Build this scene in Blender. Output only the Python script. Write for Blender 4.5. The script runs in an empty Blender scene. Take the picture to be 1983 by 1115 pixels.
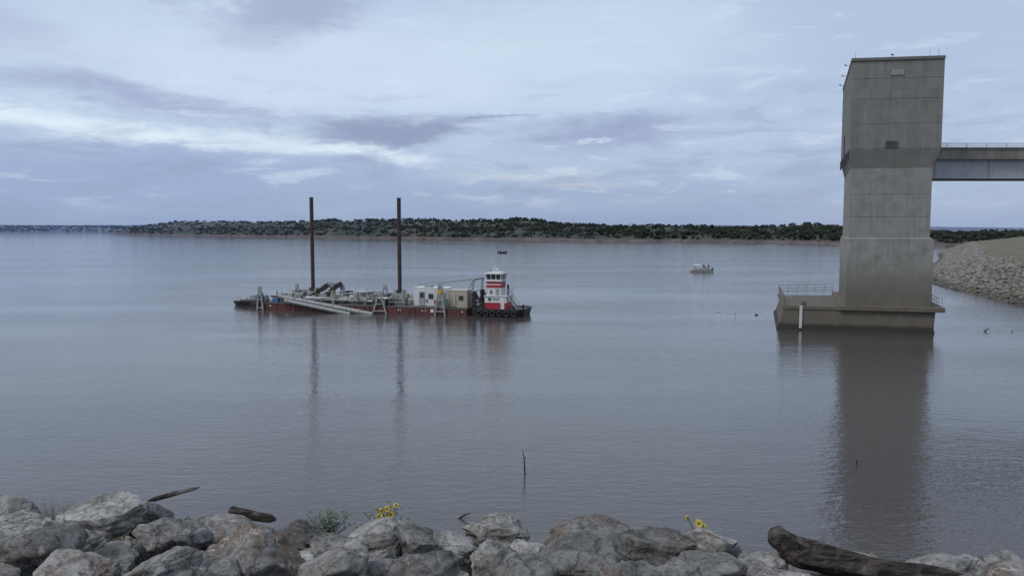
import bpy, bmesh, math, random
import numpy as np
from mathutils import Vector, Matrix, noise, Euler
random.seed(7); np.random.seed(7)
C = bpy.context.scene.collection
R = math.radians

# ------------------------------------------------------------------ nodes
class N:
    def __init__(s, tree): s.t = tree; s.n = tree.nodes; s.l = tree.links
    def put(s, sock, v):
        if v is None: return
        if isinstance(v, bpy.types.NodeSocket): s.l.new(v, sock)
        else:
            if hasattr(sock.default_value, '__len__') and not hasattr(v, '__len__'):
                v = [v]*len(sock.default_value)
            if hasattr(v, '__len__') and len(sock.default_value) == 4 and len(v) == 3: v = (*v, 1)
            sock.default_value = v
    def m(s, op, a, b=None, c=None, clamp=False):
        n = s.n.new('ShaderNodeMath'); n.operation = op; n.use_clamp = clamp
        for i, v in enumerate((a, b, c)): s.put(n.inputs[i], v)
        return n.outputs[0]
    def v(s, op, a, b=None, out=0):
        n = s.n.new('ShaderNodeVectorMath'); n.operation = op
        s.put(n.inputs[0], a); s.put(n.inputs[1], b); return n.outputs[out]
    def scale(s, a, f):
        n = s.n.new('ShaderNodeVectorMath'); n.operation = 'SCALE'
        s.put(n.inputs[0], a); s.put(n.inputs[3], f); return n.outputs[0]
    def mapr(s, v, a, b, c=0., d=1., smooth=True):
        n = s.n.new('ShaderNodeMapRange'); n.interpolation_type = 'SMOOTHSTEP' if smooth else 'LINEAR'
        for i, x in enumerate((v, a, b, c, d)): s.put(n.inputs[i], x)
        return n.outputs[0]
    def mix(s, f, a, b, mode='MIX'):
        n = s.n.new('ShaderNodeMix'); n.data_type = 'RGBA'; n.blend_type = mode
        s.put(n.inputs[0], f); s.put(n.inputs[6], a); s.put(n.inputs[7], b); return n.outputs[2]
    def noise(s, vec, scale, detail=4, rough=.55, dist=0., out=0):
        n = s.n.new('ShaderNodeTexNoise'); s.put(n.inputs['Vector'], vec)
        n.inputs['Scale'].default_value = scale; n.inputs['Detail'].default_value = detail
        n.inputs['Roughness'].default_value = rough; n.inputs['Distortion'].default_value = dist
        return n.outputs[out]
    def vor(s, vec, scale, feature='F1', out='Distance'):
        n = s.n.new('ShaderNodeTexVoronoi'); n.feature = feature
        s.put(n.inputs['Vector'], vec); n.inputs['Scale'].default_value = scale; return n.outputs[out]
    def comb(s, x, y, z):
        n = s.n.new('ShaderNodeCombineXYZ')
        for i, a in enumerate((x, y, z)): s.put(n.inputs[i], a)
        return n.outputs[0]
    def sep(s, v):
        n = s.n.new('ShaderNodeSeparateXYZ'); s.put(n.inputs[0], v); return n.outputs
    def bump(s, h, strength=.5, dist=.05, normal=None):
        n = s.n.new('ShaderNodeBump'); n.inputs['Strength'].default_value = strength
        n.inputs['Distance'].default_value = dist; s.put(n.inputs['Height'], h)
        if normal is not None: s.l.new(normal, n.inputs['Normal'])
        return n.outputs[0]
    def coord(s, which='Object'): return s.n.new('ShaderNodeTexCoord').outputs[which]
    def pos(s): return s.n.new('ShaderNodeNewGeometry').outputs['Position']

def newmat(name):
    m = bpy.data.materials.new(name); m.use_nodes = True
    return m, N(m.node_tree), m.node_tree.nodes['Principled BSDF']

def paint(name, col, rough=.55, metal=0., dirt=.35, dirtcol=(.09, .07, .055), scale=1.2):
    m, n, b = newmat(name)
    p = n.pos()
    f = n.noise(p, scale, 5, .65)
    st = n.noise(n.v('MULTIPLY', p, (3, 3, .5)), 1.2, 3)
    f2 = n.m('MULTIPLY', n.mapr(n.m('MULTIPLY', f, st), .22, .42), dirt)
    col2 = n.mix(n.noise(p, 5, 2), tuple(c*.85 for c in col), tuple(min(1, c*1.1) for c in col))
    n.put(b.inputs['Base Color'], n.mix(f2, col2, dirtcol))
    b.inputs['Roughness'].default_value = rough; b.inputs['Metallic'].default_value = metal
    n.l.new(n.bump(f, .15, .02), b.inputs['Normal'])
    return m

# ------------------------------------------------------------------ mesh builder
class B:
    def __init__(s): s.v = []; s.f = []; s.m = []; s.sm = []
    def add(s, vs, fs, mat=0, smooth=False):
        o = len(s.v); s.v += [tuple(x) for x in vs]
        for f in fs: s.f.append([o+i for i in f]); s.m.append(mat); s.sm.append(smooth)
    def box(s, x0, x1, y0, y1, z0, z1, mat=0):
        vs = [(x, y, z) for z in (z0, z1) for x, y in ((x0, y0), (x1, y0), (x1, y1), (x0, y1))]
        s.add(vs, [(3,2,1,0),(4,5,6,7),(0,1,5,4),(1,2,6,5),(2,3,7,6),(3,0,4,7)], mat)
    def prism(s, lo, hi, z0, z1, mat=0):
        n = len(lo)
        vs = [(x, y, z0) for x, y in lo]+[(x, y, z1) for x, y in hi]
        s.add(vs, [list(range(n))[::-1], list(range(n, 2*n))]+[(i, (i+1) % n, n+(i+1) % n, n+i) for i in range(n)], mat)
    def cyl(s, a, b, r, r2=None, n=10, mat=0, caps=True):
        a = Vector(a); b = Vector(b); r2 = r if r2 is None else r2
        d = (b-a).normalized(); u = d.orthogonal().normalized(); w = d.cross(u)
        vs = [a+(u*math.cos(t)+w*math.sin(t))*r for t in [2*math.pi*i/n for i in range(n)]]
        vs += [b+(u*math.cos(t)+w*math.sin(t))*r2 for t in [2*math.pi*i/n for i in range(n)]]
        s.add(vs, [(i, (i+1) % n, n+(i+1) % n, n+i) for i in range(n)], mat, n > 6)
        if caps: s.add(vs, [list(range(n))[::-1], list(range(n, 2*n))], mat)
    def beam(s, a, b, w, h=None, mat=0):
        a = Vector(a); b = Vector(b); h = h or w
        d = (b-a).normalized(); up = Vector((0, 0, 1))
        if abs(d.z) > .95: up = Vector((0, 1, 0))
        u = d.cross(up).normalized()*w/2; k = u.cross(d).normalized()*h/2
        vs = [a-u-k, a+u-k, a+u+k, a-u+k, b-u-k, b+u-k, b+u+k, b-u+k]
        s.add(vs, [(3,2,1,0),(4,5,6,7),(0,1,5,4),(1,2,6,5),(2,3,7,6),(3,0,4,7)], mat)
    def tube(s, pts, r, n=10, mat=0):
        for i in range(len(pts)-1):
            rr = r if not hasattr(r, '__len__') else r[i]
            r2 = r if not hasattr(r, '__len__') else r[i+1]
            s.cyl(pts[i], pts[i+1], rr, r2, n, mat)
    def rail(s, pts, h=1.0, mat=0, step=1.6, r=.035, bars=(1., .55)):
        for i in range(len(pts)-1):
            a = Vector(pts[i]); b = Vector(pts[i+1]); L = (b-a).length; k = max(1, round(L/step))
            for j in range(k+1):
                p = a.lerp(b, j/k); s.cyl(p, p+Vector((0, 0, h)), r, n=5, mat=mat)
            for q in bars: s.cyl(a+Vector((0, 0, h*q)), b+Vector((0, 0, h*q)), r, n=5, mat=mat)
    def obj(s, name, mats, parent=None, bevel=0, loc=None, rot=None):
        me = bpy.data.meshes.new(name); me.from_pydata(s.v, [], s.f)
        for m in mats: me.materials.append(m)
        me.polygons.foreach_set('material_index', s.m); me.polygons.foreach_set('use_smooth', s.sm)
        me.update(); o = bpy.data.objects.new(name, me); C.objects.link(o)
        if parent: o.parent = parent
        if loc: o.location = loc
        if rot: o.rotation_euler = rot
        if bevel:
            md = o.modifiers.new('b', 'BEVEL'); md.width = bevel; md.segments = 2; md.limit_method = 'ANGLE'
        return o
def empty(name, loc=(0, 0, 0), rot=(0, 0, 0)):
    e = bpy.data.objects.new(name, None); C.objects.link(e); e.location = loc; e.rotation_euler = rot
    e.empty_display_size = .5; return e
def npmesh(name, V, F, mat, smooth=False):
    me = bpy.data.meshes.new(name); nv = len(V); nf, k = F.shape
    me.vertices.add(nv); me.vertices.foreach_set('co', V.astype(np.float32).ravel())
    me.loops.add(nf*k); me.loops.foreach_set('vertex_index', F.astype(np.int32).ravel())
    me.polygons.add(nf); me.polygons.foreach_set('loop_start', np.arange(0, nf*k, k, dtype=np.int32))
    me.polygons.foreach_set('use_smooth', np.full(nf, smooth))
    me.update(calc_edges=True); me.validate(); me.materials.append(mat)
    o = bpy.data.objects.new(name, me); C.objects.link(o); return o
def grid(nx, ny):
    i = np.arange(nx-1)[:, None]*ny+np.arange(ny-1)[None]
    return np.stack([i, i+ny, i+ny+1, i+1], -1).reshape(-1, 4)
def ico(sub):
    bm = bmesh.new(); bmesh.ops.create_icosphere(bm, subdivisions=sub, radius=1)
    V = np.array([v.co[:] for v in bm.verts]); F = np.array([[v.index for v in f.verts] for f in bm.faces]); bm.free()
    return V, F
def scatter_blobs(name, P, S, mat, sub=1, jit=.25, variants=8, smooth=False):
    V0, F0 = ico(sub); out = []; fs = []; o = 0
    vs = [V0*(1+np.random.uniform(-jit, jit, (len(V0), 1))) for _ in range(variants)]
    for p, s in zip(P, S):
        a = random.random()*6.28; c, d = math.cos(a), math.sin(a)
        v = vs[random.randrange(variants)]*s
        v = np.stack([v[:, 0]*c-v[:, 1]*d, v[:, 0]*d+v[:, 1]*c, v[:, 2]], 1)+p
        out.append(v); fs.append(F0+o); o += len(V0)
    return npmesh(name, np.concatenate(out), np.concatenate(fs), mat, smooth)

# ------------------------------------------------------------------ world
w = bpy.data.worlds.new('World'); bpy.context.scene.world = w; w.use_nodes = True
n = N(w.node_tree); bg = w.node_tree.nodes['Background']
SUN_EL, SUN_AZ = R(48), R(238)   # azimuth clockwise from +Y
sky = n.n.new('ShaderNodeTexSky'); sky.sky_type = 'NISHITA'; sky.sun_disc = False
sky.sun_elevation = SUN_EL; sky.sun_rotation = SUN_AZ
d = n.coord('Generated'); x, y, z = n.sep(d)
az = n.m('ARCTAN2', x, y)
hl = n.m('SQRT', n.m('ADD', n.m('MULTIPLY', x, x), n.m('MULTIPLY', y, y)))
el = n.m('DIVIDE', z, n.m('MAXIMUM', hl, .02))
den = n.m('ADD', n.m('ABSOLUTE', z), .16)
plan = n.comb(n.m('DIVIDE', x, den), n.m('DIVIDE', y, den), 0)
nb = n.noise(plan, .55, 4, .58, .6)
q = n.comb(az, n.m('MULTIPLY', el, 2.9), 0)
w1 = n.sep(n.noise(q, 6.5, 7, .66, .3, out=1))
wob = n.noise(n.comb(az, n.m('MULTIPLY', el, 4.5), 3.), 9, 6, .62, .4)
azw = n.m('ADD', az, n.m('MULTIPLY', n.m('SUBTRACT', w1[0], .5), .22))
elw = n.m('ADD', el, n.m('MULTIPLY', n.m('SUBTRACT', w1[1], .5), .070))
def ell(cx, cy, rx, ry, rot=0, inner=.25, outer=1.05):
    dx = n.m('SUBTRACT', azw, cx); dy = n.m('SUBTRACT', elw, cy); c, s_ = math.cos(R(rot)), math.sin(R(rot))
    a = n.m('DIVIDE', n.m('ADD', n.m('MULTIPLY', dx, c), n.m('MULTIPLY', dy, s_)), rx)
    b = n.m('DIVIDE', n.m('SUBTRACT', n.m('MULTIPLY', dy, c), n.m('MULTIPLY', dx, s_)), ry)
    return n.mapr(n.m('SQRT', n.m('ADD', n.m('MULTIPLY', a, a), n.m('MULTIPLY', b, b))), inner, outer, 1, 0)
def F(a, k): return n.m('MULTIPLY', a, k)
MID = (.42, .52, .68); DARK = (.26, .315, .47); HOR = (.265, .35, .54); WHITE = (.72, .82, .92)
g = n.mapr(elw, .0, .14); col = n.mix(g, HOR, (.48, .59, .75))
col = n.mix(n.mapr(el, .3, .9), col, (.62, .68, .80))
col = n.mix(F(n.mapr(nb, .42, .66), .25), col, MID)
col = n.mix(F(n.mapr(azw, .12, .45), .55), col, (.38, .46, .62))
col = n.mix(F(ell(-.22, .20, .50, .085), .8), col, (.60, .70, .84))
col = n.mix(F(ell(.10, .24, .28, .08), .7), col, (.56, .68, .80))
col = n.mix(F(ell(-.50, .058, .46, .060), .8), col, (.285, .37, .585))
col = n.mix(F(ell(.10, .03, .5, .03), .5), col, (.31, .39, .57))
col = n.mix(F(ell(-.50, .118, .42, .021, -4, .05), .95), col, WHITE)
col = n.mix(F(ell(-.20, .098, .13, .018, -8, .05), .95), col, WHITE)
col = n.mix(F(ell(.02, .068, .16, .012, 0, .0), .6), col, (.55, .60, .68))
col = n.mix(F(ell(.08, .053, .09, .007, 0, .0), .5), col, (.58, .58, .62))
col = n.mix(F(ell(-.26, .280, .16, .060, 24, .2), .85), col, (.36, .405, .57))
col = n.mix(F(ell(-.42, .262, .05, .016, -5, 0), .4), col, (.38, .43, .60))
col = n.mix(F(ell(-.60, .22, .14, .04, -15, 0), .5), col, (.40, .46, .62))
col = n.mix(F(ell(-.42, .150, .30, .022, -5, 0), .85), col, (.34, .40, .58))
col = n.mix(F(ell(-.15, .123, .155, .024, 2, .25), 1.), col, DARK)
col = n.mix(F(ell(-.02, .138, .08, .006, 12, .1), .7), col, DARK)
col = n.mix(F(ell(.13, .124, .18, .036, 5, .15), .95), col, (.31, .37, .55))
col = n.mix(F(ell(.10, .112, .05, .004, 3, .1), .8), col, (.58, .68, .80))
band = n.mapr(el, .01, .05); band2 = n.mapr(el, .22, .12)
col = n.mix(F(n.m('MULTIPLY', n.mapr(wob, .50, .66), band2), .40), col, DARK)
col = n.mix(F(n.m('MULTIPLY', n.mapr(wob, .46, .32), band), .45), col, (.62, .71, .84))
col = n.mix(F(n.mapr(nb, .52, .72), .15), col, (.38, .43, .58))
col = n.mix(n.mapr(el, .03, -.02), col, HOR)
nish = n.scale(sky.outputs[0], .1)
fin = n.mix(.08, col, nish)
n.l.new(fin, bg.inputs['Color']); bg.inputs['Strength'].default_value = 1.1
sl = bpy.data.lights.new('sun', 'SUN'); sl.energy = 1.3; sl.angle = R(18); sl.color = (1, .95, .86)
so = bpy.data.objects.new('sun', sl); C.objects.link(so)
sd = Vector((math.sin(SUN_AZ)*math.cos(SUN_EL), math.cos(SUN_AZ)*math.cos(SUN_EL), math.sin(SUN_EL)))
so.rotation_euler = sd.to_track_quat('Z', 'Y').to_euler()

# ------------------------------------------------------------------ camera
cam = bpy.data.cameras.new('camera'); co = bpy.data.objects.new('camera', cam); C.objects.link(co)
cam.sensor_width = 36; cam.lens = 27.23; cam.clip_end = 40000; cam.clip_start = .1
co.location = (0, 0, 12); co.rotation_euler = (R(90-4.365), 0, 0)
bpy.context.scene.camera = co
vs_ = bpy.context.scene.view_settings; vs_.view_transform = 'Standard'; vs_.look = 'None'; vs_.exposure = 0

# ------------------------------------------------------------------ water
m, n, b = newmat('lake_water')
p = n.pos()
big = n.noise(n.v('MULTIPLY', p, (.5, 1.8, 1)), .022, 4, .6, .4)
h1 = n.noise(n.v('MULTIPLY', p, (.65, 1.5, 1)), 1.3, 3, .6, .3)
h2 = n.noise(n.v('MULTIPLY', p, (.6, 1.5, 1)), 5.5, 2, .5)
h3 = n.noise(n.v('MULTIPLY', p, (.6, 1.3, 1)), .22, 2, .5)
hh = n.m('ADD', n.m('MULTIPLY', h1, .6), n.m('ADD', n.m('MULTIPLY', h2, .22), n.m('MULTIPLY', h3, .7)))
hh = n.m('MULTIPLY', hh, n.mapr(big, .35, .65, .55, 1.25))
n.put(b.inputs['Base Color'], n.mix(big, (.062, .057, .056), (.082, .074, .072)))
n.put(b.inputs['Roughness'], n.mapr(big, .35, .65, .03, .07)); b.inputs['IOR'].default_value = 1.48
n.l.new(n.bump(hh, .95, .058), b.inputs['Normal'])
bw = B(); bw.add([(-14000, -60, 0), (14000, -60, 0), (14000, 16000, 0), (-14000, 16000, 0)], [(0, 1, 2, 3)])
bw.obj('water', [m])

# ------------------------------------------------------------------ far hills
m_hill, n, b = newmat('hill_ground')
p = n.pos(); zz = n.sep(p)[2]; yy = n.sep(p)[1]
f = n.noise(p, .012, 5, .6); f2 = n.noise(n.v('MULTIPLY', p, (1, 1, 4)), .05, 5, .65)
grass = n.mix(n.mapr(f, .44, .66), (.034, .040, .028), (.095, .080, .055))
shore = n.mix(n.mapr(f2, .4, .62), (.085, .062, .055), (.15, .12, .105))
c = n.mix(n.mapr(n.m('ADD', zz, n.m('MULTIPLY', n.m('SUBTRACT', f2, .5), 6)), 1.2, 3.4), shore, grass)
c = n.mix(n.mapr(yy, 900, 2900, .08, .85), c, (.15, .20, .31))  # aerial haze painted into the ground colour, bluer with distance
n.put(b.inputs['Base Color'], c); b.inputs['Roughness'].default_value = .95
b.inputs['Specular IOR Level'].default_value = .1
US = [-2.2, -.66, -.53, -.49, -.394, -.234, -.094, .106, .272, .42, .55, .7, 1.2]
DS = [2400, 2550, 2450, 1480, 1290, 1060, 900, 750, 692, 600, 560, 520, 420]
UR = [-2.2, -.66, -.53, -.49, -.427, -.36, -.26, -.234, -.127, -.05, .006, .07, .14, .24, .306, .37, .42, .55, .7, 1.2]
ZR = [20, 19, 20, 16, 24, 23, 22, 25, 24, 23, 24, 18.5, 15.5, 14.5, 12, 16, 14, 8, 8, 8]
def shoreD(u): return np.interp(u, US, DS)+18*np.sin(u*41)+10*np.sin(u*97+1)
def hillz(u, off):
    zr = np.interp(u, UR, ZR)
    prof = np.interp(off, [-20, 0, 6, 30, 110, 250, 500, 900], [-3, -.3, 1.6, 3.2, 8.5, 1, 1, 1])
    a = np.interp(off, [30, 250], [0, 1])
    z = np.where(off < 30, prof, 3.2+(zr-3.2)*(a**.7))
    und = np.array([noise.noise(Vector((uu*14, oo*.006, 3))) for uu, oo in zip(u.ravel(), off.ravel())]).reshape(u.shape)
    return z+und*np.clip(off/60, 0, 2.2)*1.6
uu = np.linspace(-2.2, 1.2, 900); oo = np.array([-20, 0, 3, 6, 12, 20, 30, 50, 80, 120, 170, 220, 270, 350, 500, 900.])
U, O = np.meshgrid(uu, oo, indexing='ij'); Dd = shoreD(U)+O
Z = hillz(U, O)
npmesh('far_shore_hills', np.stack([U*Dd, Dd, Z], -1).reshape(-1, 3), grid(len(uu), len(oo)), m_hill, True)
uu = np.linspace(-2.4, 1.6, 500); oo = np.array([0, 200, 500, 800, 2500.])
U, O = np.meshgrid(uu, oo, indexing='ij')
zr = np.array([noise.noise(Vector((a*5, 9, 0)))*7+noise.noise(Vector((a*17, 2, 0)))*2.5 for a in uu])[:, None]
base = np.interp(uu, [-.66, -.5, -.3, 0, .1, .3, .45, 1.6], [27, 30, 26, 24, 26, 26, 20, 8])[:, None]
Z = (base+zr)*np.interp(oo, [0, 500, 800, 2500], [.2, .8, 1, 1.1])[None]
Dd = 2700+O
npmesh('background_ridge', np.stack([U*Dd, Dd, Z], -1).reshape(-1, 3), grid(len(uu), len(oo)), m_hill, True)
m_tree, n, b = newmat('distant_foliage')
p = n.pos(); f = n.noise(p, .05, 4); yy = n.sep(p)[1]
c = n.mix(n.mapr(f, .35, .65), (.014, .020, .010), (.040, .046, .024))
c = n.mix(n.mapr(yy, 700, 2900, .05, .85), c, (.15, .19, .30))  # foliage colour blended towards blue haze for the farther trees
n.put(b.inputs['Base Color'], c); b.inputs['Roughness'].default_value = 1
b.inputs['Specular IOR Level'].default_value = 0
P = []; S = []
def treeclump(u, off, h):
    D = float(shoreD(np.array([u]))[0])+off
    zg = float(hillz(np.array([u]), np.array([off]))[0])
    for k in range(random.choice((4, 5, 6))):
        r = h*random.uniform(.13, .34)
        P.append((u*D+random.gauss(0, h*.5), D+random.gauss(0, h*.4), zg+h*random.uniform(.05, .72))); S.append((r*1.4, r*1.3, r*1.05))
for i in range(6800):
    u = random.uniform(-.95, .75)
    dens = noise.noise(Vector((u*16, 0, 5)))*.5+.5
    off = random.choice((random.uniform(10, 120), random.uniform(20, 270), random.uniform(60, 200), random.uniform(215, 285)))
    nn_ = noise.noise(Vector((u*22, off*.02, 1)))
    if random.random() > dens*.9+.3+nn_: continue
    if u > .1 and off > 200 and random.random() < .5: continue
    far = 1.5 if u < -.5 else 1
    treeclump(u, off, random.uniform(1.8, 4.6)*far*(.95 if off > 200 else 1))
for c0 in (-.25, -.235, -.19, -.12, -.10, -.045, .0, .012, .02, .24, .3):
    for k in range(7): treeclump(c0+random.gauss(0, .009), random.uniform(230, 270), random.uniform(3.2, 5.6))
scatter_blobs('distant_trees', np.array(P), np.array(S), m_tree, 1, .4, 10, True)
m_wht = paint('white_paint', (.68, .69, .68), .5, 0, .35)
m_gal = paint('galvanised_grey', (.33, .34, .34), .55, .1, .5)
bb = B(); bb.cyl((73, 920, 14), (73, 920, 28), .3, .1, 6)
bb.beam((72.0, 920, 22), (74.0, 920, 22), .2)
bb.obj('radio_mast', [m_gal])
for (xx, yy_, ww) in ((-46, 1090, 10), (-34, 1105, 7)):
    bb = B(); bb.box(xx, xx+ww, yy_, yy_+7, 12, 20.4, 0)
    bb.add([(xx-.4, yy_-.5, 20.4), (xx+ww+.4, yy_-.5, 20.4), (xx+ww+.4, yy_+7.5, 20.4), (xx-.4, yy_+7.5, 20.4), (xx, yy_+3.5, 21.8), (xx+ww, yy_+3.5, 21.8)],
           [(0, 1, 5, 4), (2, 3, 4, 5), (0, 4, 3), (1, 2, 5)], 1)
    bb.obj('farm_building', [m_wht, m_gal])

# ------------------------------------------------------------------ right embankment
m_emb, n, b = newmat('embankment_grass')
p = n.pos(); f = n.noise(p, .15, 5, .65); f2 = n.noise(p, 1.6, 5, .7)
c = n.mix(n.mapr(f, .4, .6), (.165, .145, .095), (.115, .115, .072)); c = n.mix(n.m('MULTIPLY', n.mapr(f2, .45, .7), .5), c, (.08, .075, .05))
n.put(b.inputs['Base Color'], c); b.inputs['Roughness'].default_value = 1; n.l.new(n.bump(f2, .8, .3), b.inputs['Normal'])
WL = np.array([(62, 10), (66, 50), (73, 90), (80.5, 122), (89, 160), (104, 196), (132, 243), (172, 310), (212, 384), (290, 480), (420, 600), (620, 700)], float)
seg = np.r_[0, np.cumsum(np.linalg.norm(np.diff(WL, axis=0), axis=1))]
def wlp(s): return np.stack([np.interp(s, seg, WL[:, 0]), np.interp(s, seg, WL[:, 1])], -1)
ss = np.linspace(0, seg[-1], 420); pc = wlp(ss)
k = np.ones(9)/9; pcs = pc.copy()
for a in (0, 1): pcs[4:-4, a] = np.convolve(pc[:, a], k, 'valid')
tan = np.gradient(pcs, axis=0); tan /= np.linalg.norm(tan, axis=1)[:, None]; nor = np.stack([tan[:, 1], -tan[:, 0]], 1)
ofs = np.array([-6, 0, 4, 8, 11, 13, 20, 30, 45, 70, 100, 150, 260]); ozs = np.array([-3, -.1, 1.8, 3.5, 4.7, 5.2, 6.4, 7.9, 9.4, 10.6, 11.1, 11.4, 11.6])
V = np.zeros((len(ss), len(ofs), 3))
for j, (a, c_) in enumerate(zip(ofs, ozs)):
    V[:, j, :2] = pcs+nor*a
    V[:, j, 2] = c_+np.array([noise.noise(Vector((q_*.02, a*.03, 0))) for q_ in ss])*(.6 if a > 12 else .15)
npmesh('embankment', V.reshape(-1, 3), grid(len(ss), len(ofs)), m_emb, True)
m_rip, n, b = newmat('riprap_stone')
p = n.pos(); f = n.noise(p, .9, 5, .7); f2 = n.noise(p, .12, 3)
c = n.mix(n.mapr(f, .35, .65), (.11, .105, .10), (.28, .27, .25)); c = n.mix(n.m('MULTIPLY', f2, .4), c, (.17, .145, .11))
n.put(b.inputs['Base Color'], n.mix(n.mapr(n.sep(p)[2], .5, 1.4, .6, 0), c, (.06, .055, .05))); b.inputs['Roughness'].default_value = .95
n.l.new(n.bump(n.noise(p, 4, 4, .7), .7, .15), b.inputs['Normal'])
P = []; S = []
i_of = np.random.rand(8500)**1.3
for r_ in i_of:
    s_ = 70+r_*(seg[-1]-330); a = random.uniform(-1.5, 12.)+random.random()**4*3
    j = min(len(ss)-1, int(s_/seg[-1]*(len(ss)-1)))
    pt = pcs[j]+nor[j]*a+tan[j]*random.uniform(0, 2.6); zz_ = np.interp(a, ofs, ozs)
    sz = random.uniform(.22, .55)*(1+s_/700); P.append((pt[0], pt[1], zz_+sz*.1)); S.append((sz*1.2, sz, sz*.75))
scatter_blobs('embankment_riprap', np.array(P), np.array(S), m_rip, 1, .3)

# ------------------------------------------------------------------ intake tower
def concrete(name, base, dark, bands=False):
    m, n, b = newmat(name); p = n.pos(); px, py, pz = n.sep(p)
    f = n.noise(p, .7, 6, .68); st = n.noise(n.v('MULTIPLY', p, (1.9, 1.7, .12)), 1.37, 5, .6, .25)
    fine = n.noise(p, 9, 4, .7)
    c = n.mix(n.mapr(f, .3, .7), dark, base)
    c = n.mix(n.m('MULTIPLY', n.mapr(st, .48, .74), .35), c, tuple(v*.5 for v in dark))
    c = n.mix(n.m('MULTIPLY', n.mapr(st, .46, .30), .30), c, tuple(min(1, v*1.35) for v in base))
    c = n.mix(n.m('MULTIPLY', n.mapr(n.noise(p, 1.8, 6, .75), .60, .70), .35), c, (.42, .41, .38))
    wn = n.n.new('ShaderNodeTexWhiteNoise'); wn.noise_dimensions = '1D'
    n.l.new(n.m('FLOOR', n.m('DIVIDE', pz, 2.13)), wn.inputs['W'])
    c = n.mix(n.m('MULTIPLY', wn.outputs[0], .18), c, tuple(v*.7 for v in base))
    wv = n.m('FRACT', n.m('DIVIDE', pz, .71)); c = n.mix(n.mapr(wv, .06, .0, 0, .18), c, tuple(v*.5 for v in dark))
    if bands:   # upper housing and roof edge darker; stain and underside shade painted onto the corbel
        up = n.m('MULTIPLY', n.mapr(pz, 20.9, 21.3), .42); c = n.mix(up, c, (.115, .118, .112))
        cb = n.m('MULTIPLY', n.mapr(pz, 18.9, 19.1), n.mapr(pz, 21.2, 20.9)); c = n.mix(n.m('MULTIPLY', cb, .6), c, (.09, .087, .078))
        tp = n.mapr(n.m('ADD', pz, st), 31.0, 31.5); c = n.mix(n.m('MULTIPLY', tp, .45), c, (.09, .085, .075))
    zj = n.m('ADD', pz, n.m('MULTIPLY', n.m('SUBTRACT', st, .5), 2.6))
    low = n.mapr(zj, 9.0, 3.6); c = n.mix(n.m('MULTIPLY', low, .72), c, (.105, .086, .060))
    c = n.mix(n.mapr(n.m('ADD', pz, n.m('MULTIPLY', f, .5)), 1.25, .75), c, (.045, .040, .034))
    n.put(b.inputs['Base Color'], c); b.inputs['Roughness'].default_value = .9
    n.l.new(n.bump(n.m('ADD', f, n.m('MULTIPLY', fine, .4)), .4, .06), b.inputs['Normal'])
    return m
m_con = concrete('weathered_concrete', (.295, .29, .265), (.21, .205, .185), True)
m_con2 = concrete('stained_concrete', (.24, .225, .195), (.165, .15, .13))
m_dark = paint('dark_opening', (.02, .02, .022), .6, 0, .1)
m_pale = paint('pale_panel', (.40, .41, .40), .6, 0, .3)
m_steel = paint('galvanised_rail', (.22, .21, .20), .5, .2, .5, (.14, .08, .05))
T = empty('intake_tower')
UP = [(38.95, 90.4), (48.75, 88.9), (55.8, 108.0), (46.05, 109.5)]
SH = [(39.25, 90.5), (47.95, 89.1), (54.9, 107.8), (46.5, 109.2)]
BS = [(39.0, 90.2), (48.3, 88.8), (55.2, 108.1), (46.35, 109.5)]
def inset(pl, d_):
    cx = sum(a for a, _ in pl)/4; cy = sum(b_ for _, b_ in pl)/4
    return [(a+(cx-a)*d_, b_+(cy-b_)*d_) for a, b_ in pl]
bb = B()
def stack(pl, levels):
    for i in range(len(levels)-1):
        z0, z1 = levels[i], levels[i+1]
        bb.prism(pl, pl, z0, z1-.04); bb.prism(inset(pl, .005), inset(pl, .005), z1-.04, z1)
stack(BS, [3.0, 10.8]); bb.prism(BS, SH, 10.8, 10.95)
stack(SH, [10.95, 13.4, 16.0, 19.0]); bb.prism(SH, UP, 19.0, 21.1)
bb.prism(inset(UP, .006), inset(UP, .006), 21.1, 21.16)
stack(UP, [21.16, 24.0, 26.8, 29.1, 31.1])
bb.prism(inset(UP, -.012), inset(UP, -.012), 31.1, 31.42)
bb.obj('tower_shaft', [m_con], T)
def onface(p0, p1, frac, z, out):
    a = Vector((*p0, 0)); b_ = Vector((*p1, 0)); d_ = (b_-a).normalized(); nn = Vector((d_.y, -d_.x, 0))
    q_ = a.lerp(b_, frac)+nn*out; q_.z = z; return q_, d_, nn
def plate(bd, p0, p1, frac, z, wdt, hgt, th, mat):
    q_, d_, nn = onface(p0, p1, frac, z, th/2)
    bd.beam(q_-d_*wdt/2, q_+d_*wdt/2, th, hgt, mat)
bb = B()
plate(bb, UP[0], UP[1], .46, 21.7, 1.45, .85, .10, 1); plate(bb, UP[0], UP[1], .46, 21.7, 1.2, .62, .14, 0)
for k_ in range(5): plate(bb, UP[0], UP[1], .46, 21.45+k_*.125, 1.15, .035, .18, 1)
plate(bb, UP[0], UP[1], .50, 29.7, 1.5, .75, .06, 1); plate(bb, UP[0], UP[1], .50, 29.7, 1.3, .55, .10, 2)
for k_ in range(3): plate(bb, UP[0], UP[1], .50, 29.52+k_*.18, 1.2, .04, .13, 1)
plate(bb, UP[3], UP[0], .45, 22.6, 1.6, 2.6, .08, 0)
for k_ in range(5): plate(bb, UP[3], UP[0], .12+k_*.19, 20.6, 1.5, 1.1, .16-.02*k_, 0)
bb.obj('tower_vents', [m_dark, m_con2, m_pale], T)
bb = B()
for (fx, fy, h) in ((39.6, 91, .9), (47.6, 90, .8), (48.4, 89.6, 1.0)):
    bb.cyl((fx, fy, 31.4), (fx, fy, 31.4+h), .022, n=6)
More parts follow.
